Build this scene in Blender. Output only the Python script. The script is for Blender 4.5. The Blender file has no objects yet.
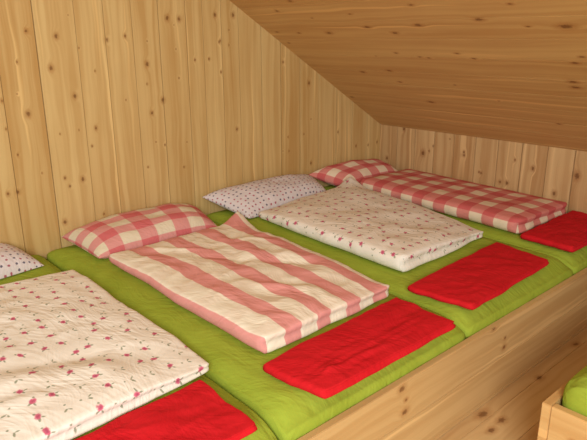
import bpy, bmesh, math, random
from mathutils import Vector, Matrix, noise
random.seed(7)
S = bpy.context.scene
COL = S.collection

# ------------------------------------------------------------------ camera
cam_d = bpy.data.cameras.new('camera'); cam = bpy.data.objects.new('camera', cam_d); COL.objects.link(cam)
RT = Vector((0.740242, -0.672332, -0.003358)); UP = Vector((0.200786, 0.216294, 0.955459)); FW = Vector((0.64166, 0.707945, -0.295105))
M = Matrix(((RT.x, UP.x, -FW.x, -0.89277), (RT.y, UP.y, -FW.y, -2.7572), (RT.z, UP.z, -FW.z, 1.05513), (0, 0, 0, 1)))
cam.matrix_world = M
cam_d.sensor_fit = 'HORIZONTAL'; cam_d.sensor_width = 36.0; cam_d.lens = 594.18/587*36; cam_d.clip_start = 0.02
S.camera = cam

# ------------------------------------------------------------------ world, daylight, exposure
w = bpy.data.worlds.new('world'); S.world = w; w.use_nodes = True
w.node_tree.nodes['Background'].inputs[0].default_value = (1.0, 0.95, 0.88, 1)
w.node_tree.nodes['Background'].inputs[1].default_value = 0.62

def area(name, loc, target, sx, sy, power, col):
    d = bpy.data.lights.new(name, 'AREA'); d.shape = 'RECTANGLE'; d.size = sx; d.size_y = sy; d.energy = power; d.color = col
    o = bpy.data.objects.new(name, d); COL.objects.link(o); o.location = loc
    o.rotation_euler = (Vector(target) - Vector(loc)).to_track_quat('-Z', 'Y').to_euler()
    return o
area('window_daylight', (-1.8, -3.9, 1.55), (0.5, -0.9, 0.1), 1.2, 1.0, 120, (1.0, 0.97, 0.93))
S.view_settings.view_transform = 'Standard'; S.view_settings.look = 'None'
S.view_settings.exposure = -0.07; S.view_settings.gamma = 1.0; S.view_settings.use_curve_mapping = False

# ------------------------------------------------------------------ knots (across the boards, along the boards, size), metres
KA = [[0.0581, 1.0815, 0.0197], [0.185, 1.0607, 0.0263], [0.1459, 0.9241, 0.0295], [0.0036, 0.9542, 0.0098], [0.2843, 1.008, 0.0098], [0.4239, 1.0422, 0.0197], [0.3498, 0.9032, 0.0098], [0.2497, 1.1503, 0.0066], [0.241, 0.7947, 0.0263], [0.0203, 0.7308, 0.0295], [0.3265, 0.6378, 0.0197], [0.2974, 0.5541, 0.0131], [-0.0461, 0.5556, 0.0131], [-0.0799, 0.7947, 0.0131], [-0.0145, 0.8201, 0.0098], [0.1509, 0.6279, 0.0082], [0.2423, 0.6369, 0.0098], [0.1496, 0.4197, 0.0164], [0.0473, 0.4595, 0.0098], [-0.0803, 0.6747, 0.0098], [0.1688, 0.3775, 0.0164], [0.2355, 0.4011, 0.0263], [-0.1116, 0.3882, 0.0197], [-0.0685, 0.3898, 0.023], [0.1245, 0.2071, 0.0263], [0.3228, 0.207, 0.0131], [0.5176, 1.06, 0.0197], [0.624, 0.9265, 0.0295], [0.7543, 1.1459, 0.0295], [0.8237, 1.1422, 0.0263], [0.7923, 1.1128, 0.0082], [0.7957, 0.9957, 0.0098], [0.9074, 0.9381, 0.0164], [0.9966, 0.9408, 0.0164], [1.0473, 1.1658, 0.0263], [1.0664, 1.0279, 0.0164], [0.6333, 1.0362, 0.0098], [0.6157, 0.8294, 0.0098], [0.8034, 0.8501, 0.0131], [0.6318, 0.6835, 0.023], [0.7004, 0.7442, 0.0295], [0.4945, 0.7587, 0.0098], [0.6427, 0.533, 0.0098], [0.6943, 0.5111, 0.0131], [0.5859, 0.4088, 0.0131], [0.8299, 0.5111, 0.0098], [0.8019, 0.3772, 0.0131], [1.1664, 1.1681, 0.0295], [1.0733, 1.0331, 0.0164], [1.0721, 0.8698, 0.0164], [1.136, 1.0901, 0.0098], [1.1326, 1.0116, 0.0098], [1.5262, 0.9098, 0.0197], [1.7415, 0.7762, 0.0295], [1.1692, 0.5467, 0.023], [1.7626, 0.2634, 0.023], [1.52, 0.3738, 0.0098], [1.5702, 0.3674, 0.0115], [1.5625, 0.4565, 0.0098], [1.6993, 0.4605, 0.0131], [1.7605, 0.55, 0.0098], [2.0132, 0.44, 0.0164], [2.1981, 0.3226, 0.0197], [2.3256, 0.3142, 0.0164], [2.4237, 0.3242, 0.0197]]
KB = [[-0.0718, 0.2129, 0.0255], [-0.381, 0.2921, 0.0364], [-0.4286, 0.3124, 0.0145], [-0.2103, 0.4375, 0.0255], [-0.6978, 0.3229, 0.0218], [-1.1632, 0.3078, 0.0255], [-1.4199, 0.3057, 0.04], [-1.305, 0.1829, 0.0291], [-0.9643, 0.1913, 0.0218], [-1.0108, 0.1932, 0.0255], [-0.8297, 0.2261, 0.0182], [-0.6961, 0.3421, 0.0182], [-0.4578, 0.3502, 0.0109], [-0.8151, 0.2302, 0.0145], [-0.5852, 0.4127, 0.0109], [-1.0462, 0.3414, 0.0145]]
KC = [[1.2921, -1.3947, 0.0212], [1.2613, -1.078, 0.0212], [1.2326, -1.7264, 0.0306], [1.1983, -0.9086, 0.0189], [0.9787, -1.2232, 0.0141], [0.9726, -0.972, 0.0118], [0.98, -0.9228, 0.0118], [1.0213, -1.1549, 0.0118], [0.9652, -1.6792, 0.0165], [1.0142, -1.7213, 0.0141], [0.8003, -1.6211, 0.0212], [0.7505, -1.6191, 0.0212], [0.4619, -0.6952, 0.0212], [0.8185, -0.6275, 0.0141], [0.6932, -0.6163, 0.0141], [1.4111, -1.1312, 0.0118], [1.2363, -1.5805, 0.0094], [0.3348, -1.4086, 0.0141], [1.2528, -0.7745, 0.0189], [1.2034, -0.4783, 0.0189], [1.2061, -0.2505, 0.0118], [1.2186, -0.0782, 0.0118], [1.4921, -0.4501, 0.0165], [1.4161, -0.2762, 0.0141], [1.1014, -0.0678, 0.0118], [0.79, -0.4104, 0.0189], [0.8237, -0.6239, 0.0165], [0.4279, -0.0486, 0.0165], [1.0138, -0.7952, 0.0118], [1.3874, -1.5674, 0.0118], [1.3642, -0.7497, 0.0094], [1.3427, -0.4736, 0.0071], [0.6997, -0.9791, 0.0094], [0.5499, -1.165, 0.0071], [0.9781, -0.6391, 0.0071]]
KF = [[-0.0201, 0.4709, 0.0206], [-0.072, 0.496, 0.0118], [-0.1165, 0.4945, 0.0206], [-0.0003, 1.0275, 0.0177], [-0.0778, 1.1241, 0.0118], [-0.1174, 1.1243, 0.0177], [-0.3462, 1.2017, 0.0147]]
KFL = [[-1.795, 0.955, 0.030], [-1.862, 0.974, 0.022], [-1.868, 0.892, 0.020], [-1.80, 1.762, 0.02], [-1.82, 1.36, 0.02]]


# ------------------------------------------------------------------ node helpers
class NT:
    def __init__(s, name):
        s.m = bpy.data.materials.new(name); s.m.use_nodes = True; s.t = s.m.node_tree; s.n = s.t.nodes
        s.b = s.n['Principled BSDF']
    def new(s, kind, **kw):
        n = s.n.new(kind)
        for k, v in kw.items(): setattr(n, k, v)
        return n
    def put(s, sock, v):
        if hasattr(v, 'is_linked'): s.t.links.new(v, sock)
        elif v is not None: sock.default_value = v
    def math(s, op, a, b=None, c=None):
        n = s.new('ShaderNodeMath', operation=op); s.put(n.inputs[0], a)
        if b is not None: s.put(n.inputs[1], b)
        if c is not None: s.put(n.inputs[2], c)
        return n.outputs[0]
    def vec(s, op, a, b=None, out=0):
        n = s.new('ShaderNodeVectorMath', operation=op); s.put(n.inputs[0], a)
        if b is not None: s.put(n.inputs[1], b)
        return n.outputs[out]
    def comb(s, x, y, z=0.0):
        n = s.new('ShaderNodeCombineXYZ'); s.put(n.inputs[0], x); s.put(n.inputs[1], y); s.put(n.inputs[2], z); return n.outputs[0]
    def sep(s, v):
        n = s.new('ShaderNodeSeparateXYZ'); s.put(n.inputs[0], v); return n.outputs
    def ramp(s, x, a, b, c=0.0, d=1.0):
        n = s.new('ShaderNodeMapRange', interpolation_type='SMOOTHSTEP'); s.put(n.inputs[0], x)
        for i, v in enumerate((a, b, c, d)): s.put(n.inputs[i+1], v)
        return n.outputs[0]
    def mix(s, f, a, b, mode='MIX'):
        n = s.new('ShaderNodeMix', data_type='RGBA', blend_type=mode); s.put(n.inputs[0], f)
        s.put(n.inputs[6], a if hasattr(a, 'is_linked') else (*a, 1)); s.put(n.inputs[7], b if hasattr(b, 'is_linked') else (*b, 1))
        return n.outputs[2]
    def noise(s, v, scale, detail=3.0, rough=0.5):
        n = s.new('ShaderNodeTexNoise'); s.put(n.inputs['Vector'], v); n.inputs['Scale'].default_value = scale
        n.inputs['Detail'].default_value = detail; n.inputs['Roughness'].default_value = rough; return n.outputs[0]
    def uv(s):
        return s.new('ShaderNodeUVMap', uv_map='UVMap').outputs[0]
    def finish(s, col, rough=0.8, bump=None, bs=0.3, bd=0.002, spec=0.2):
        s.put(s.b.inputs['Base Color'], col if hasattr(col, 'is_linked') else (*col, 1)); s.put(s.b.inputs['Roughness'], rough)
        s.b.inputs['Specular IOR Level'].default_value = spec
        if bump is not None:
            n = s.new('ShaderNodeBump'); n.inputs['Strength'].default_value = bs; n.inputs['Distance'].default_value = bd
            s.put(n.inputs['Height'], bump); s.t.links.new(n.outputs[0], s.b.inputs['Normal'])
        return s.m

def lin(r, g, b):
    f = lambda c: (c/255/12.92) if c/255 <= 0.04045 else ((c/255+0.055)/1.055)**2.4
    return (f(r), f(g), f(b))

def wood(name, light, dark, knots=(), kscale=0.45, tall=1.5, contrast=1.0, rough=0.5):
    """planed softwood: uv.x runs across the boards, uv.y along them, both in metres"""
    t = NT(name); uv = t.uv(); at = t.new('ShaderNodeAttribute', attribute_name='board_tone').outputs['Fac']
    dist = None
    for (a, b, r) in knots:
        r = r*kscale
        d = t.vec('SUBTRACT', uv, (a, b, 0)); d = t.vec('MULTIPLY', d, (1/r, 1/(r*tall), 0)); l = t.vec('LENGTH', d, out=1)
        dist = l if dist is None else t.math('MINIMUM', dist, l)
    if dist is None: dist = t.math('ADD', 9.0, 0.0)
    x, y, z = t.sep(uv)
    off = t.math('MULTIPLY', at, 23.0)
    # grain bends round the knots
    near = t.ramp(dist, 0.4, 4.5, 1.0, 0.0)
    wob = t.noise(t.comb(t.math('MULTIPLY', x, 9.0), t.math('MULTIPLY', y, 2.2), off), 1.0, 2.0)
    xb = t.math('ADD', t.math('ADD', x, t.math('MULTIPLY', wob, 0.05)), t.math('MULTIPLY', near, 0.018))
    fine = t.noise(t.comb(t.math('MULTIPLY', xb, 160.0), t.math('MULTIPLY', y, 4.0), off), 1.0, 3.0)
    broad = t.noise(t.comb(t.math('MULTIPLY', xb, 34.0), t.math('MULTIPLY', y, 0.7), off), 1.0, 2.0)
    patch = t.noise(t.comb(t.math('MULTIPLY', x, 8.0), t.math('MULTIPLY', y, 3.0), off), 1.0, 3.0)
    g = t.math('MULTIPLY_ADD', fine, 0.16, t.math('MULTIPLY', broad, 0.90))
    f = t.ramp(g, 0.38, 0.68)
    f = t.math('MULTIPLY_ADD', at, 0.36, t.math('MULTIPLY', f, 0.50))
    f = t.math('MULTIPLY_ADD', t.math('SUBTRACT', patch, 0.5), 0.5, f)
    f = t.math('MULTIPLY', f, contrast)
    c = t.mix(f, light, dark)
    sap = t.ramp(t.noise(t.comb(t.math('MULTIPLY', xb, 30.0), t.math('MULTIPLY', y, 0.55), t.math('ADD', off, 5.0)), 1.0, 1.0), 0.62, 0.72)
    c = t.mix(t.math('MULTIPLY', sap, 0.5), c, tuple(min(1, v*1.35) for v in light))
    edge = t.math('MULTIPLY_ADD', t.math('SUBTRACT', t.noise(uv, 90.0, 2.0), 0.5), 1.1, dist)
    halo = t.ramp(edge, 1.0, 2.4, 0.40, 0.0)
    c = t.mix(halo, c, tuple(v*m for v, m in zip(dark, (0.75, 0.55, 0.40))))
    core = t.ramp(edge, 0.40, 1.15, 0.70, 0.0)
    c = t.mix(core, c, tuple(v*m for v, m in zip(dark, (0.28, 0.16, 0.10))))
    return t.finish(c, rough, bump=fine, bs=0.12, bd=0.001, spec=0.28)

def weave(t, uv):
    # fine creases of laundered cloth running mostly along it, over the weave
    x, y, z = t.sep(uv)
    wx = t.math('MULTIPLY_ADD', t.noise(uv, 3.0, 1.0), 0.35, x)
    n1 = t.noise(t.comb(t.math('MULTIPLY', wx, 26.0), t.math('MULTIPLY', y, 7.0)), 1.0, 2.0)
    n2 = t.noise(t.comb(t.math('MULTIPLY', x, 9.0), t.math('MULTIPLY', t.math('ADD', y, wx), 20.0)), 1.0, 2.0)
    c1 = t.math('ABSOLUTE', t.math('SUBTRACT', n1, 0.5)); c2 = t.math('ABSOLUTE', t.math('SUBTRACT', n2, 0.5))
    h = t.math('MULTIPLY_ADD', c1, -1.0, t.math('MULTIPLY', c2, -0.8))
    return t.math('MULTIPLY_ADD', t.noise(uv, 420.0, 2.0), 0.03, h)

def gingham(name, period, cream, mid, deep, wu=0.5, wv=0.5, pu=0.0, pv=0.0, du=0.5):
    t = NT(name); uv = t.uv(); x, y, z = t.sep(uv)
    def band(v, ph, duty):
        f = t.math('FRACT', t.math('MULTIPLY_ADD', v, 1/period, ph+40))
        a = t.ramp(f, 0.0, 0.035); b = t.ramp(f, duty-0.02, duty+0.02, 1.0, 0.0)
        return t.math('MULTIPLY', a, b)
    s = t.math('ADD', t.math('MULTIPLY', band(x, pu, du), wu), t.math('MULTIPLY', band(y, pv, 0.5), wv))
    c = t.mix(t.ramp(s, 0.0, 0.5), cream, mid)
    c = t.mix(t.ramp(s, 0.5, 1.0), c, deep)
    return t.finish(c, 0.92, bump=weave(t, uv), bs=0.55, bd=0.012, spec=0.1)

def floral(name, base, flower, leaf, cell=0.062):
    t = NT(name); uv = t.uv(); p = t.vec('SCALE', uv); p.node.inputs[3].default_value = 1/cell
    v = t.new('ShaderNodeTexVoronoi', voronoi_dimensions='2D', feature='F1'); v.inputs['Scale'].default_value = 1.0
    v.inputs['Randomness'].default_value = 0.42; t.put(v.inputs['Vector'], p)
    loc = t.vec('SUBTRACT', p, v.outputs['Position']); r, g, b = t.sep(v.outputs['Color'])
    rot = t.new('ShaderNodeVectorRotate', rotation_type='Z_AXIS'); t.put(rot.inputs['Vector'], loc); t.put(rot.inputs['Angle'], t.math('MULTIPLY', r, 3.0))
    q = rot.outputs[0]
    wob = t.math('MULTIPLY', t.math('SUBTRACT', t.noise(p, 9.0, 2.0), 0.5), 0.16)
    def blob(cx, cy, ex, ey, rad, soft=0.05):
        d = t.vec('MULTIPLY', t.vec('SUBTRACT', q, (cx, cy, 0)), (ex, ey, 0)); l = t.math('ADD', t.vec('LENGTH', d, out=1), wob)
        return t.ramp(l, rad-soft, rad+soft, 1.0, 0.0)
    has = t.ramp(g, 0.36, 0.38)
    leaves = t.math('MAXIMUM', blob(0.19, 0.06, 1, 2.2, 0.11), t.math('MAXIMUM', blob(0.06, 0.20, 2.4, 1, 0.09), blob(-0.14, -0.14, 1.8, 1.8, 0.09)))
    fl = t.math('MULTIPLY', blob(0, 0, 1.0, 1.25, 0.155), has)
    heart = t.math('MULTIPLY', blob(0, 0, 1.2, 1.4, 0.07), has)
    c = t.mix(t.math('MULTIPLY', leaves, 0.8), base, leaf); c = t.mix(fl, c, flower); c = t.mix(heart, c, tuple(k*0.72 for k in flower))
    return t.finish(c, 0.92, bump=weave(t, uv), bs=0.55, bd=0.012, spec=0.1)

def sprigged(name, base, dot1, dot2, cell=0.027):
    t = NT(name); uv = t.uv(); p = t.vec('SCALE', uv); p.node.inputs[3].default_value = 1/cell
    v = t.new('ShaderNodeTexVoronoi', voronoi_dimensions='2D', feature='F1'); v.inputs['Scale'].default_value = 1.0
    v.inputs['Randomness'].default_value = 0.35; t.put(v.inputs['Vector'], p); r, g, b = t.sep(v.outputs['Color'])
    d = t.math('MULTIPLY_ADD', t.math('SUBTRACT', t.noise(p, 5.0, 1.0), 0.5), 0.2, v.outputs['Distance'])
    f = t.ramp(d, 0.13, 0.22, 1.0, 0.0)
    c = t.mix(f, base, t.mix(t.ramp(g, 0.45, 0.55), dot1, dot2))
    return t.finish(c, 0.92, bump=weave(t, uv), bs=0.55, bd=0.012, spec=0.1)

def plain(name, c1, c2, spec=0.12):
    t = NT(name); uv = t.uv()
    c = t.mix(t.ramp(t.noise(uv, 7.0, 3.0), 0.3, 0.7), c1, c2)
    return t.finish(c, 0.9, bump=weave(t, uv), bs=0.55, bd=0.012, spec=spec)

# ------------------------------------------------------------------ mesh helpers
def link(name, me, mat, parent=None, kind=None):
    o = bpy.data.objects.new(name, me); COL.objects.link(o); me.materials.append(mat)
    if parent: o.parent = parent
    if kind: o['kind'] = kind
    return o

def mesh(name, V, F, UV=None, tones=None, smooth=False):
    """UV: one (u, v) per face corner, listed face by face; tones: one float per face"""
    me = bpy.data.meshes.new(name); me.from_pydata([tuple(v) for v in V], [], F); me.update()
    if UV:
        l = me.uv_layers.new(name='UVMap'); i = 0
        for f in UV:
            for c in f: l.data[i].uv = c; i += 1
    if tones:
        a = me.attributes.new('board_tone', 'FLOAT', 'FACE')
        for i, v in enumerate(tones): a.data[i].value = v
    if smooth:
        for p in me.polygons: p.use_smooth = True
    return me

def boards(name, seams, v0, v1, place, mat, kind='structure', groove=0.0030, depth=0.011, thick=0.03, tones=None):
    """a lining of tongue and groove boards; place(u, v, d) gives the point d metres behind the face; v0/v1 are functions of u"""
    V, F, UV, T = [], [], [], []
    rnd = random.Random(name); gs = [rnd.uniform(0.3, 1.25) for _ in seams]
    for i in range(len(seams)-1):
        a, b = seams[i], seams[i+1]; tone = tones[i] if tones else rnd.random()
        ga, gb = groove*gs[i], groove*gs[i+1]
        us = [(a, depth), (a+ga*.6, depth), (a+ga, 0), (b-gb, 0), (b-gb*.6, depth), (b, depth)]
        for (ua, da), (ub, db) in zip(us[:-1], us[1:]):
            k = len(V)
            c = [(ua, v0(ua)), (ub, v0(ub)), (ub, v1(ub)), (ua, v1(ua))]; dd = [da, db, db, da]
            for (u, v), d in zip(c, dd): V.append(place(u, v, d))
            F.append((k, k+1, k+2, k+3)); UV.append(c); T.append(tone)
        # back of the board
        k = len(V); c = [(a, v0(a)), (b, v0(b)), (b, v1(b)), (a, v1(a))]
        for u, v in c: V.append(place(u, v, thick))
        F.append((k+3, k+2, k+1, k)); UV.append(c[::-1]); T.append(tone)
        for e0, e1 in ((0, 1), (2, 3)):           # end grain of the board
            k2 = len(V); (u0, w0), (u1, w1) = c[e0], c[e1]
            for u, v, d in ((u0, w0, depth), (u1, w1, depth), (u1, w1, thick), (u0, w0, thick)): V.append(place(u, v, d))
            F.append((k2, k2+1, k2+2, k2+3)); UV.append([(u0, w0), (u1, w1), (u1, w1+.03), (u0, w0+.03)]); T.append(tone)
    return link(name, mesh(name, V, F, UV, T), mat, kind=kind)

def plank(V, F, UV, T, lo, hi, along, across, tone, bev=0.002):
    """bevelled board added to lists; along/across are axis numbers used for the uv"""
    bm = bmesh.new(); bmesh.ops.create_cube(bm, size=1)
    for v in bm.verts: v.co = Vector([lo[i] + (v.co[i]+.5)*(hi[i]-lo[i]) for i in range(3)])
    bmesh.ops.bevel(bm, geom=list(bm.edges), offset=bev, segments=2, affect='EDGES')
    k = len(V)
    for v in bm.verts: V.append(tuple(v.co))
    third = 3-along-across
    for f in bm.faces:
        F.append(tuple(k+v.index for v in f.verts)); n = f.normal
        ac = third if abs(n[across]) > 0.7 else across
        UV.append([((v.co[ac] if ac == across else v.co[ac]+.37), v.co[along]) for v in f.verts]); T.append(tone)
    bm.free()

def fbm(x, y, z=0.0, oct=3):
    return sum(noise.noise(Vector((x*2**o, y*2**o, z+o*7.3)))/2**o for o in range(oct))

def crease(x, y, z=0.0):
    return 1-abs(noise.noise(Vector((x, y, z))))*2.2

def bilerp(Q, u, v):
    return [(Q[0][i]*(1-u)*(1-v) + Q[1][i]*u*(1-v) + Q[2][i]*u*v + Q[3][i]*(1-u)*v) for i in range(len(Q[0]))]

def slab(name, Q, h, zb, mat, parent=None, size=None, n=(60, 80), K=10, rnd=0.02, wr=0.0, wfun=None, layers=lambda p: 1, bulge=1.0, rin=None,
         hfun=None, edge_wave=0.0, seed=0.0, dome=0.0, uv0=(0, 0), pull=()):
    """a soft slab of cloth. Q: footprint corners (foot-left, foot-right, head-right, head-left) in xy; zb(x, y): what it lies on;
       the skin is one closed surface: a wrinkled top, sides rounded over (with folds where layers > 1) and an underside"""
    N, Mv = n
    W = size[0] if size else (Vector(Q[1][:2])-Vector(Q[0][:2])).length
    L = size[1] if size else (Vector(Q[3][:2])-Vector(Q[0][:2])).length
    V, UVv = [], []
    cen = Vector(bilerp([q[:2] for q in Q], .5, .5))
    def foot(u, v):
        # rounded corners in plan
        a, b = 2*u-1, 2*v-1
        ca = max(0, 1-(1-abs(a))*W/2/max(rnd, 1e-4)) if rnd else 0; cb = max(0, 1-(1-abs(b))*L/2/max(rnd, 1e-4)) if rnd else 0
        ou = (rnd/W)*(1-math.sqrt(max(0, 1-cb*cb)))*ca if ca > 0 and cb > 0 else 0
        ov = (rnd/L)*(1-math.sqrt(max(0, 1-ca*ca)))*cb if ca > 0 and cb > 0 else 0
        uu = u - math.copysign(ou, a); vv = v - math.copysign(ov, b)
        x, y = bilerp([q[:2] for q in Q], uu, vv)
        x += edge_wave*noise.noise(Vector((u*2.1+seed, v*5, 1.3))); y += edge_wave*noise.noise(Vector((u*5+seed, v*2.1, 8.1)))
        return x, y
    def height(u, v, x, y):
        hh = hfun(u, v)*h if hfun else h
        e = 1-min(1, min(min(u, 1-u)*W, min(v, 1-v)*L)/0.10)
        hh *= 1-0.10*e*e + dome*(1-(2*u-1)**4)*(1-(2*v-1)**4)
        fade = 1-0.55*e*e
        if wr: hh += wr*fbm(x*6+seed, y*6, seed)*fade
        if wfun: hh += wfun(u, v)*fade
        return hh
    rin = rin or 0.5*h*bulge
    def inset(u, v):
        # stay clear of the rounded side
        iu = min(rin/W, .3); iv = min(rin/L, .3)
        return iu+(1-2*iu)*u, iv+(1-2*iv)*v
    idx = {}
    for j in range(Mv+1):
        for i in range(N+1):
            u, v = i/N, j/Mv; iu, iv = inset(u, v); x, y = foot(iu, iv); hh = height(u, v, x, y)
            zz = zb(x, y)+hh
            for (pu, pv, rad, dx, dy, dz) in pull:
                d = math.hypot((u-pu)*W, (v-pv)*L)/rad
                if d < 1: k = (1-d)**2; x += dx*k; y += dy*k; zz += dz*k
            idx[i, j] = len(V); V.append([x, y, zz]); UVv.append((iu*W+uv0[0], iv*L+uv0[1]))
    per = [(i, 0) for i in range(N)] + [(N, j) for j in range(Mv)] + [(i, Mv) for i in range(N, 0, -1)] + [(0, j) for j in range(Mv, 0, -1)]
    F = []
    for j in range(Mv):
        for i in range(N): F.append((idx[i, j], idx[i+1, j], idx[i+1, j+1], idx[i, j+1]))
    P = len(per); prev = [idx[p] for p in per]
    base = []
    for k, (i, j) in enumerate(per):
        v0 = Vector(V[prev[k]]); a = Vector(V[prev[(k-1) % P]]); b = Vector(V[prev[(k+1) % P]]); t = (b-a).to_2d()
        nrm = Vector((t.y, -t.x)); nrm = nrm.normalized() if nrm.length > 1e-9 else (v0.to_2d()-cen).normalized()
        base.append((v0, nrm))
    # smooth the outward normals along the edge so the corners turn gently
    for _ in range(6): base = [(b[0], (base[k-1][1]+b[1]*2+base[(k+1) % P][1]).normalized()) for k, b in enumerate(base)]
    for s in range(1, K+1):
        th = math.pi*s/K; ring = []
        for k, (i, j) in enumerate(per):
            v0, nrm = base[k]; u, v = i/N, j/Mv; zlow = zb(v0.x, v0.y)+0.002; hh = max(0.008, v0.z-zlow)
            Ly = layers((u, v)); r = min(rin, hh*0.6)
            o = math.sin(th)
            if Ly > 1:
                f = abs(math.sin(Ly*th*0.5 + 0.0)) if Ly > 2 else abs(math.sin(th))
                o = math.sin(th)**0.5*(0.45+0.55*abs(math.cos(th)) if Ly <= 2 else 0.40+0.60*abs(math.cos(Ly*th/2)))
            else: o = math.sin(th)**0.8
            o *= 1+0.16*noise.noise(Vector((v0.x*14, v0.y*14, seed+3+ (s if Ly > 1 else 0)*.35)))
            z = zlow + hh*(1+math.cos(th))/2
            x, y = v0.x+nrm.x*r*o, v0.y+nrm.y*r*o
            if s == K: x, y = v0.x, v0.y
            ring.append(len(V)); V.append([x, y, max(z, zb(x, y)+0.001)])
            uu, vv = UVv[idx[i, j]]; arc = (hh*1.25)*s/K
            du = -1 if i == 0 else (1 if i == N else 0); dv = -1 if j == 0 else (1 if j == Mv else 0)
            UVv.append((uu+du*arc, vv+dv*arc))
        for k in range(P): F.append((prev[k], ring[k], ring[(k+1) % P], prev[(k+1) % P])[::1])
        prev = ring
    F.append(tuple(prev[::-1]) if False else tuple(prev))
    me = bpy.data.meshes.new(name); me.from_pydata(V, [], F); 
    l = me.uv_layers.new(name='UVMap')
    for lp in me.loops: l.data[lp.index].uv = UVv[lp.vertex_index]
    bm = bmesh.new(); bm.from_mesh(me); bmesh.ops.recalc_face_normals(bm, faces=list(bm.faces)); bm.to_mesh(me); bm.free()
    for p in me.polygons: p.use_smooth = len(p.vertices) == 4
    return link(name, me, mat, parent)

def pillow(name, Q, T, zb, mat, size, n=44, pinch=0.03, seed=0.0, uv0=(0, 0), pw=3.2):
    """Q: four corners with their heights (foot-left, foot-right, head-right, head-left), the seam runs round them; T: thickness"""
    V, UVv, F = [], [], []
    N = n; side = {}
    for sgn in (1, -1):
        for j in range(N+1):
            for i in range(N+1):
                rim = i in (0, N) or j in (0, N)
                if sgn < 0 and rim: side[-1, i, j] = side[1, i, j]; continue
                a = math.sin((i/N-.5)*math.pi); b = math.sin((j/N-.5)*math.pi)   # denser near the seam
                pa = a*(1-pinch*(1-b*b)*abs(a)**3); pb = b*(1-pinch*(1-a*a)*abs(b)**3)
                x, y, z = bilerp(Q, (pa+1)/2, (pb+1)/2)
                t = max(0, (1-abs(a)**pw)*(1-abs(b)**pw))**0.55
                wv = 0.010*fbm(x*7+seed, y*9, seed)+0.006*crease(x*14, y*5, seed)*abs(a*b)
                zz = z + (T*0.60*t + wv*t if sgn > 0 else -T*0.42*t)
                side[sgn, i, j] = len(V); V.append((x, y, max(zz, zb(x, y)+0.002+ (0.0 if sgn < 0 else 0.004*t+0.001)))); UVv.append(((a*.5+(i/N-.5)+1)/2*size[0]+uv0[0], (b*.5+(j/N-.5)+1)/2*size[1]+uv0[1]))
    for sgn in (1, -1):
        for j in range(N):
            for i in range(N):
                f = [side[sgn, i, j], side[sgn, i+1, j], side[sgn, i+1, j+1], side[sgn, i, j+1]]
                F.append(f if sgn > 0 else f[::-1])
    me = bpy.data.meshes.new(name); me.from_pydata(V, [], F); l = me.uv_layers.new(name='UVMap')
    for lp in me.loops: l.data[lp.index].uv = UVv[lp.vertex_index]
    for p in me.polygons: p.use_smooth = True
    return link(name, me, mat)

def tag(o, label, cat, group=None):
    o['label'] = label; o['category'] = cat
    if group: o['group'] = group
    return o

def empty(name, loc, label, cat, group=None):
    o = bpy.data.objects.new(name, None); COL.objects.link(o); o.location = loc; o.empty_display_size = 0.1
    return tag(o, label, cat, group)

def keep(o, root):
    """parent without moving"""
    o.parent = root; o.matrix_parent_inverse = Matrix.Translation(-Vector(root.location)); return o

# ------------------------------------------------------------------ materials
PL, PD = lin(212, 184, 126), lin(182, 142, 82)
M_wallA = wood('pine_wall_gable', PL, PD, KA, 0.32, 1.35)
M_wallB = wood('pine_wall_knee', lin(208, 176, 126), lin(172, 130, 82), KB, 0.38, 1.3)
M_ceil = wood('pine_ceiling', lin(204, 166, 106), lin(180, 134, 78), KC, 0.50, 1.9, 0.9)
M_floor = wood('pine_floor', lin(212, 182, 132), lin(188, 148, 98), KFL, 0.55, 1.8)
M_board = wood('pine_bed_boards', lin(212, 180, 126), lin(186, 146, 92), KF, 0.55, 1.4)
M_board2 = wood('pine_bed_boards_pale', lin(214, 176, 118), lin(190, 144, 86), [(-0.085, -2.215, 0.012)], 0.5, 1.4)
M_green = plain('green_sheet', lin(158, 176, 62), lin(148, 166, 54))
M_red = plain('red_blanket_cloth', lin(206, 32, 40), lin(196, 26, 34))
M_check = gingham('pink_gingham', 0.148, lin(222, 212, 186), lin(216, 152, 146), lin(208, 112, 114), pu=0.30, pv=0.93)
M_stripe = gingham('pink_striped_cloth', 0.155, lin(238, 230, 210), lin(224, 156, 150), lin(216, 130, 130), wu=0.5, wv=0.08, pu=0.371, du=0.48)
M_check2 = gingham('rose_gingham', 0.150, lin(230, 212, 184), lin(214, 136, 126), lin(202, 100, 98), pu=0.92, pv=0.0, du=0.5)
M_floral = floral('rose_print_cotton', lin(238, 232, 220), lin(206, 104, 130), lin(122, 134, 104))
M_sprig = sprigged('small_print_cotton', lin(218, 210, 210), lin(170, 96, 108), lin(110, 104, 118))

# ------------------------------------------------------------------ room
XB, H, SL = 2.456, 0.448, 0.6061
CA = 1/math.sqrt(1+SL*SL); SA = SL*CA
ZF = -0.33
XL, YN = -2.9, -4.2
ceil_z = lambda x: H+(XB-x)*SL if x > -1.0 else H+(XB+1.0)*SL-( -1.0-x)*SL
sA = [XL] + [-2.9+0.1567*k for k in range(1, 18)] + [-0.073, 0.094, 0.277, 0.416, 0.558, 0.704, 0.862, 0.965, 1.085, 1.199, 1.36, 1.508, 1.665, 1.83, 1.996, 2.15, 2.305, XB]
sA = sorted(set(round(a, 4) for a in sA if not (-0.15 < a < -0.08)))
boards('wall_back', sA, lambda u: ZF, lambda u: ceil_z(u)+0.015, lambda u, v, d: (u, d, v), M_wallA)
sB = [0.02]+[-0.155*k for k in range(1, 28)]
boards('wall_right', sB[::-1], lambda u: ZF, lambda u: H, lambda u, v, d: (XB+d, u, v), M_wallB)
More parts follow.
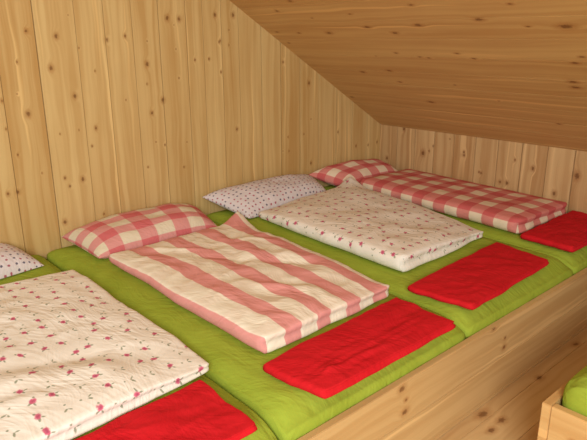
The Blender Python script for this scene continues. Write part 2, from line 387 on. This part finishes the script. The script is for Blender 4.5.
# sloping ceiling: u runs up the slope from the eave, v along the roof
sC = [0.0, 0.025, 0.182, 0.339, 0.496, 0.655, 0.814, 0.975, 1.146, 1.302, 1.46] + [1.46+0.157*k for k in range(1, 17)]
sC.append((XB+1.0)/CA); sC = [s for s in sC[:-1] if s < sC[-1]-.02]+[sC[-1]]
boards('ceiling', sC, lambda u: YN, lambda u: 0.0, lambda u, v, d: (XB-u*CA+d*SA, v, H+u*SA+d*CA), M_ceil, groove=0.0018, depth=0.0025)
sF = [YN+0.14*k for k in range(31)]
sF = [s for s in sF if s < -0.02]+[0.0]
boards('floor', sF, lambda u: XL, lambda u: XB, lambda u, v, d: (v, u, ZF-d), M_floor, groove=0.0012, depth=0.002)

# ------------------------------------------------------------------ bed platforms
plat = empty('bed_platform', (0.78, -0.88, ZF), 'long pine sleeping platform carrying the row of four green mattresses', 'bed')
def tree_boards(name, specs, mat, root):
    V, F, UV, T = [], [], [], []
    for lo, hi, al, ac, tone in specs: plank(V, F, UV, T, lo, hi, al, ac, tone)
    o = link(name, mesh(name, V, F, UV, T), mat); return keep(o, root)
FY0, FY1 = -1.765, -1.739
tree_boards('front_board', [((-1.0, FY0, -0.158), (XB-.001, FY1, 0.0), 0, 2, 0.62)], M_board, plat)
tree_boards('front_board', [((-1.0, FY0, -0.312), (XB-.001, FY1, -0.160), 0, 2, 0.35)], M_board, plat)
tree_boards('plinth', [((-1.0, FY0, ZF+.001), (XB-.001, FY1, -0.313), 0, 2, 0.2)], M_board, plat)
tree_boards('side_board', [((-1.026, FY0, ZF+.001), (-1.0, -0.002, 0.0), 1, 2, 0.4)], M_board, plat)
tree_boards('slatted_deck', [((-0.998, y, -0.065), (XB-.002, y+.10, -0.045), 0, 1, random.random()) for y in [-1.737+.115*k for k in range(15)]], M_board, plat)

plat2 = empty('bed_platform', (1.55, -2.9, ZF), 'second pine bed box across the aisle with pale corner end board', 'bed')
X2, Y2 = 0.70, -2.112
tree_boards('side_board', [((X2, Y2-.027, -0.150), (XB-.001, Y2, 0.0), 0, 2, 0.2)], M_board2, plat2)
tree_boards('side_board', [((X2, Y2-.027, -0.302), (XB-.001, Y2, -0.152), 0, 2, 0.4)], M_board2, plat2)
tree_boards('end_board', [((X2+.003, -3.95, -0.150), (X2+.030, Y2-.028, -0.002), 1, 2, 0.1)], M_board2, plat2)
tree_boards('end_board', [((X2+.003, -3.95, -0.302), (X2+.030, Y2-.028, -0.152), 1, 2, 0.5)], M_board2, plat2)
tree_boards('plinth', [((X2+.006, -3.95, ZF+.001), (X2+.030, Y2-.006, -0.303), 1, 2, 0.3)], M_board2, plat2)
tree_boards('slatted_deck', [((X2+.032, y, -0.065), (XB-.002, y+.10, -0.045), 0, 1, random.random()) for y in [-3.94+.115*k for k in range(15)]], M_board2, plat2)

# ------------------------------------------------------------------ mattresses
def zmat(x, y):      # height of the mattress tops: a little higher towards the pillows
    t = min(1, max(0, (y+1.72)/1.7)); return 0.074 + 0.030*t
def ztop(x, y): return zmat(x, y)+0.004
def mattress(x0, x1, y0, y1, label, seed, group, rnd=0.03, flat=False):
    zlo = -0.043
    top = (lambda x, y: 0.105) if flat else zmat
    def wf(u, v):
        e = max(0, 1-v/0.22)      # loose cloth bunched at the foot
        side = max(0, 1-min(u, 1-u)/0.14)
        return (0.0035*crease(u*5+seed, v*16, seed)*(0.25+e) + 0.0035*crease(u*26+v*3, v*3.2+seed, seed+2)*(side*0.9+0.12)
                + 0.003*crease(u*13+v*9+seed, v*4, 5)*e)
    return slab('mattress', [(x0, y0), (x1, y0), (x1, y1), (x0, y1)], 1.0, lambda x, y: zlo, M_green, size=(x1-x0, y1-y0), n=(70, 110), K=14, rnd=rnd,
             hfun=lambda u, v: (top(0, y0+(y1-y0)*v)-zlo-0.040*math.exp(-(v*(y1-y0)/0.045)**1.5)*(v < .5)-0.012*math.exp(-min(u, 1-u)*(x1-x0)/0.018)-(0.030*math.exp(-(1-v)*(y1-y0)/0.03) if flat else 0)), wfun=wf, rin=0.018, seed=seed)
G_M = 'green sheeted mattresses on the long platform'
for k, (x0, x1, lab) in enumerate([(-0.9, -0.004, 'green sheeted mattress nearest the camera, under the rose-print quilt at lower left'),
                                   (0.004, 0.896, 'green sheeted mattress under the pink and white striped quilt'),
                                   (0.904, 1.796, 'green sheeted mattress under the rose-print quilt between two pink ones'),
                                   (1.804, XB-.006, 'green sheeted mattress in the far corner under the rose gingham quilt')]):
    m = mattress(x0, x1, -1.737, -0.004, lab, k*3.1+.7, G_M); tag(m, lab, 'mattress', G_M)
m = mattress(X2+.034, XB-.006, -3.94, Y2-.029, '', 11.0, None, rnd=0.05, flat=True)
tag(m, 'green mattress cropped by the right frame edge, in the bed box across the aisle', 'mattress')

# ------------------------------------------------------------------ quilts
def fold_edges(right=1, left=1, foot=2, head=1):
    def f(p):
        u, v = p
        if v < 1e-6: return foot
        if u > 1-1e-6: return right
        if u < 1e-6: return left
        return head
    return f
def bump(u, v, cu, cv, ru, rv): 
    d = ((u-cu)/ru)**2+((v-cv)/rv)**2
    return math.exp(-d)
def ridge(u, v, ax, ay, bx, by, wd):      # a soft crease between two points of the cloth
    dx, dy = bx-ax, by-ay; L2 = dx*dx+dy*dy; t = max(0, min(1, ((u-ax)*dx+(v-ay)*dy)/L2))
    d = math.hypot(u-ax-dx*t, v-ay-dy*t); return math.exp(-(d/wd)**2)*(math.sin(math.pi*min(1, max(0, t*.9+.05))))

def w1(u, v):
    return (0.010*fbm(u*2.5, v*3.5, 4.0) + 0.005*crease(u*3+v*2, v*7-u*3, 1.0) + 0.010*ridge(u, v, .05, .30, .75, .12, .05) - 0.008*ridge(u, v, .1, .38, .85, .20, .04)
            + 0.008*ridge(u, v, .0, .18, .5, .10, .03) + 0.006*ridge(u, v, .3, .75, .95, .45, .05))
q = slab('quilt', [(-0.72, -1.475), (0.000, -1.43), (-0.02, -0.43), (-0.66, -0.35)], 0.058, ztop, M_floral, size=(0.70, 1.0), wfun=w1, layers=fold_edges(foot=2),
         hfun=lambda u, v: 0.75+0.35*(1-v)*(1-u*.6)-0.35*bump(u, v, 1, 0, .25, .2), edge_wave=0.012, seed=2.2, n=(80, 110))
tag(q, 'cream quilt with rose print, nearest the camera at lower left', 'quilt', 'folded quilts on the mattresses')

def w2(u, v):
    s = 0.0
    s += 0.012*ridge(u, v, .95, .92, .55, .45, .06) - 0.010*ridge(u, v, .85, .90, .40, .45, .045) + 0.012*ridge(u, v, .70, .98, .62, .55, .05)
    s += 0.010*ridge(u, v, .55, .62, .98, .40, .05) - 0.009*ridge(u, v, .50, .55, .95, .30, .035) + 0.009*ridge(u, v, .45, .45, .90, .15, .05)
    s += 0.012*ridge(u, v, .20, .95, .50, .70, .025) + 0.010*ridge(u, v, .60, .85, .95, .62, .03) - 0.008*ridge(u, v, .30, .75, .60, .50, .03) + 0.009*ridge(u, v, .35, .30, .60, .10, .03)
    s += 0.010*crease(u*7, v*2.5, 2.0)*math.exp(-v/0.12)*0.5
    s += 0.009*fbm(u*2.3+3, v*3, 9.0) + 0.006*crease(u*5+v*4, v*9-u*4, 6.0)
    return s
q = slab('quilt', [(0.150, -1.470), (0.820, -1.450), (0.880, -0.40), (0.138, -0.37)], 0.066, ztop, M_stripe, size=(0.68, 1.05), wfun=w2, layers=fold_edges(foot=2),
         hfun=lambda u, v: 0.85+0.25*(1-v)-0.30*bump(u, v, 1, 0, .3, .25)-0.15*bump(u, v, 0, 1, .5, .3), edge_wave=0.010, seed=5.1, n=(80, 120),
         pull=[(1.0, 1.0, 0.13, 0.015, 0.035, 0.045)])
tag(q, 'pink and white striped quilt folded beside the large red blanket', 'quilt', 'folded quilts on the mattresses')

def w3(u, v):
    return (0.010*fbm(u*2.4+1, v*3.2, 14.0) + 0.003*crease(u*3-v*2, v*6+u*2, 11.0) + 0.012*ridge(u, v, .97, .95, .60, .60, .09) - 0.006*ridge(u, v, .9, .8, .5, .45, .05)
            + 0.006*ridge(u, v, .2, .6, .9, .3, .06))
q = slab('quilt', [(1.010, -1.345), (1.740, -1.330), (1.880, -0.26), (1.020, -0.305)], 0.082, ztop, M_floral, size=(0.72, 1.05), wfun=w3, layers=fold_edges(foot=2),
         hfun=lambda u, v: 0.90+0.22*(1-v)*(1-u)-0.35*bump(u, v, 1, 0, .3, .25)-0.1*u-0.35*bump(u, v, 0, 1, .35, .12), edge_wave=0.010, seed=8.4, n=(80, 120), uv0=(0.31, 0.13),
         pull=[(1.0, 1.0, 0.15, 0.015, 0.03, 0.045)])
tag(q, 'cream quilt with rose print, between the striped quilt and the gingham quilt', 'quilt', 'folded quilts on the mattresses')

def w4(u, v): return 0.007*fbm(u*2+2, v*2.5, 24.0) + 0.002*crease(u*4, v*5, 21.0)
q = slab('quilt', [(1.850, -1.425), (2.454, -1.430), (2.452, -0.26), (1.900, -0.275)], 0.098, ztop, M_check2, size=(0.56, 1.12), wfun=w4, layers=fold_edges(foot=2),
         hfun=lambda u, v: 0.95-0.12*u, edge_wave=0.006, seed=12.4, n=(70, 120))
tag(q, 'rose gingham quilt in the far corner along the low wall', 'quilt', 'folded quilts on the mattresses')

# ------------------------------------------------------------------ pillows
PG = 'pillows along the gable wall'
p = pillow('pillow', [(-0.62, -0.34, .120), (-0.075, -0.24, .105), (-0.110, -0.02, .130), (-0.64, -0.02, .20)], 0.125, ztop, M_sprig, (0.55, 0.32), seed=1.0)
tag(p, 'pale pillow with tiny print, cut off by the left frame edge', 'pillow', PG)
p = pillow('pillow', [(0.120, -0.36, .122), (0.775, -0.345, .118), (0.840, -0.045, .150), (0.090, -0.02, .145)], 0.15, ztop, M_check, (0.64, 0.52), seed=4.0, uv0=(0.02, 0.05))
tag(p, 'pink and white gingham pillow at the head of the striped quilt', 'pillow', PG)
p = pillow('pillow', [(1.000, -0.310, .112), (1.690, -0.240, .112), (1.760, -0.03, .165), (0.895, -0.02, .195)], 0.145, ztop, M_sprig, (0.62, 0.36), seed=7.0)
tag(p, 'pale pillow with tiny print, between the two gingham pillows', 'pillow', PG)
p = pillow('pillow', [(1.880, -0.250, .116), (2.420, -0.25, .115), (2.435, -0.03, .165), (1.720, -0.02, .195)], 0.145, ztop, M_check2, (0.60, 0.46), seed=10.0, uv0=(0.05, 0.02))
tag(p, 'rose gingham pillow in the far corner under the low eave', 'pillow', PG)

# ------------------------------------------------------------------ red blankets
def blanket(Q, label, seed, h=0.030, wf=None, size=(0.68, 0.29)):
    f = wf or (lambda u, v: 0.005*fbm(u*4+seed, v*3, seed)+0.003*crease(u*7+v*2, v*3+u, seed)+0.002*crease(u*3, v*9, seed+4))
    o = slab('blanket', Q, h, ztop, M_red, size=size, wfun=f, layers=fold_edges(foot=3, right=3), edge_wave=0.010, seed=seed, n=(80, 36), K=18, rnd=0.012,
             hfun=lambda u, v: 1.0-0.10*u)
    return tag(o, label, 'blanket', 'folded red blankets at the foot of the mattresses')
blanket([(-0.68, -1.742), (-0.085, -1.730), (-0.075, -1.450), (-0.66, -1.475)], 'red folded blanket cut off at the lower left of the picture', 1.5)
def wb(u, v):
    return (0.003*fbm(u*4, v*3, 3.0) + 0.006*ridge(u, v, .08, .22, .30, .30, .05) + 0.005*ridge(u, v, .30, .30, .55, .10, .05) - 0.004*ridge(u, v, .12, .12, .45, .16, .04) + 0.003*crease(u*8, v*3, 4.0)+0.003*crease(u*3+v, v*8, 7.0)+0.008*ridge(u, v, .05, .10, .20, .45, .04)-0.006*ridge(u, v, .15, .15, .35, .45, .04))
blanket([(0.130, -1.755), (0.780, -1.758), (0.795, -1.480), (0.090, -1.515)], 'red folded blanket below the pink and white striped quilt', 3.3, 0.036, wb)
blanket([(0.940, -1.725), (1.610, -1.695), (1.650, -1.400), (0.890, -1.445)], 'red folded blanket below the middle rose-print quilt', 6.8, 0.030)
blanket([(1.825, -1.710), (2.440, -1.690), (2.448, -1.420), (1.825, -1.435)], 'red folded blanket below the gingham quilt, at the right frame edge', 9.1, 0.036)
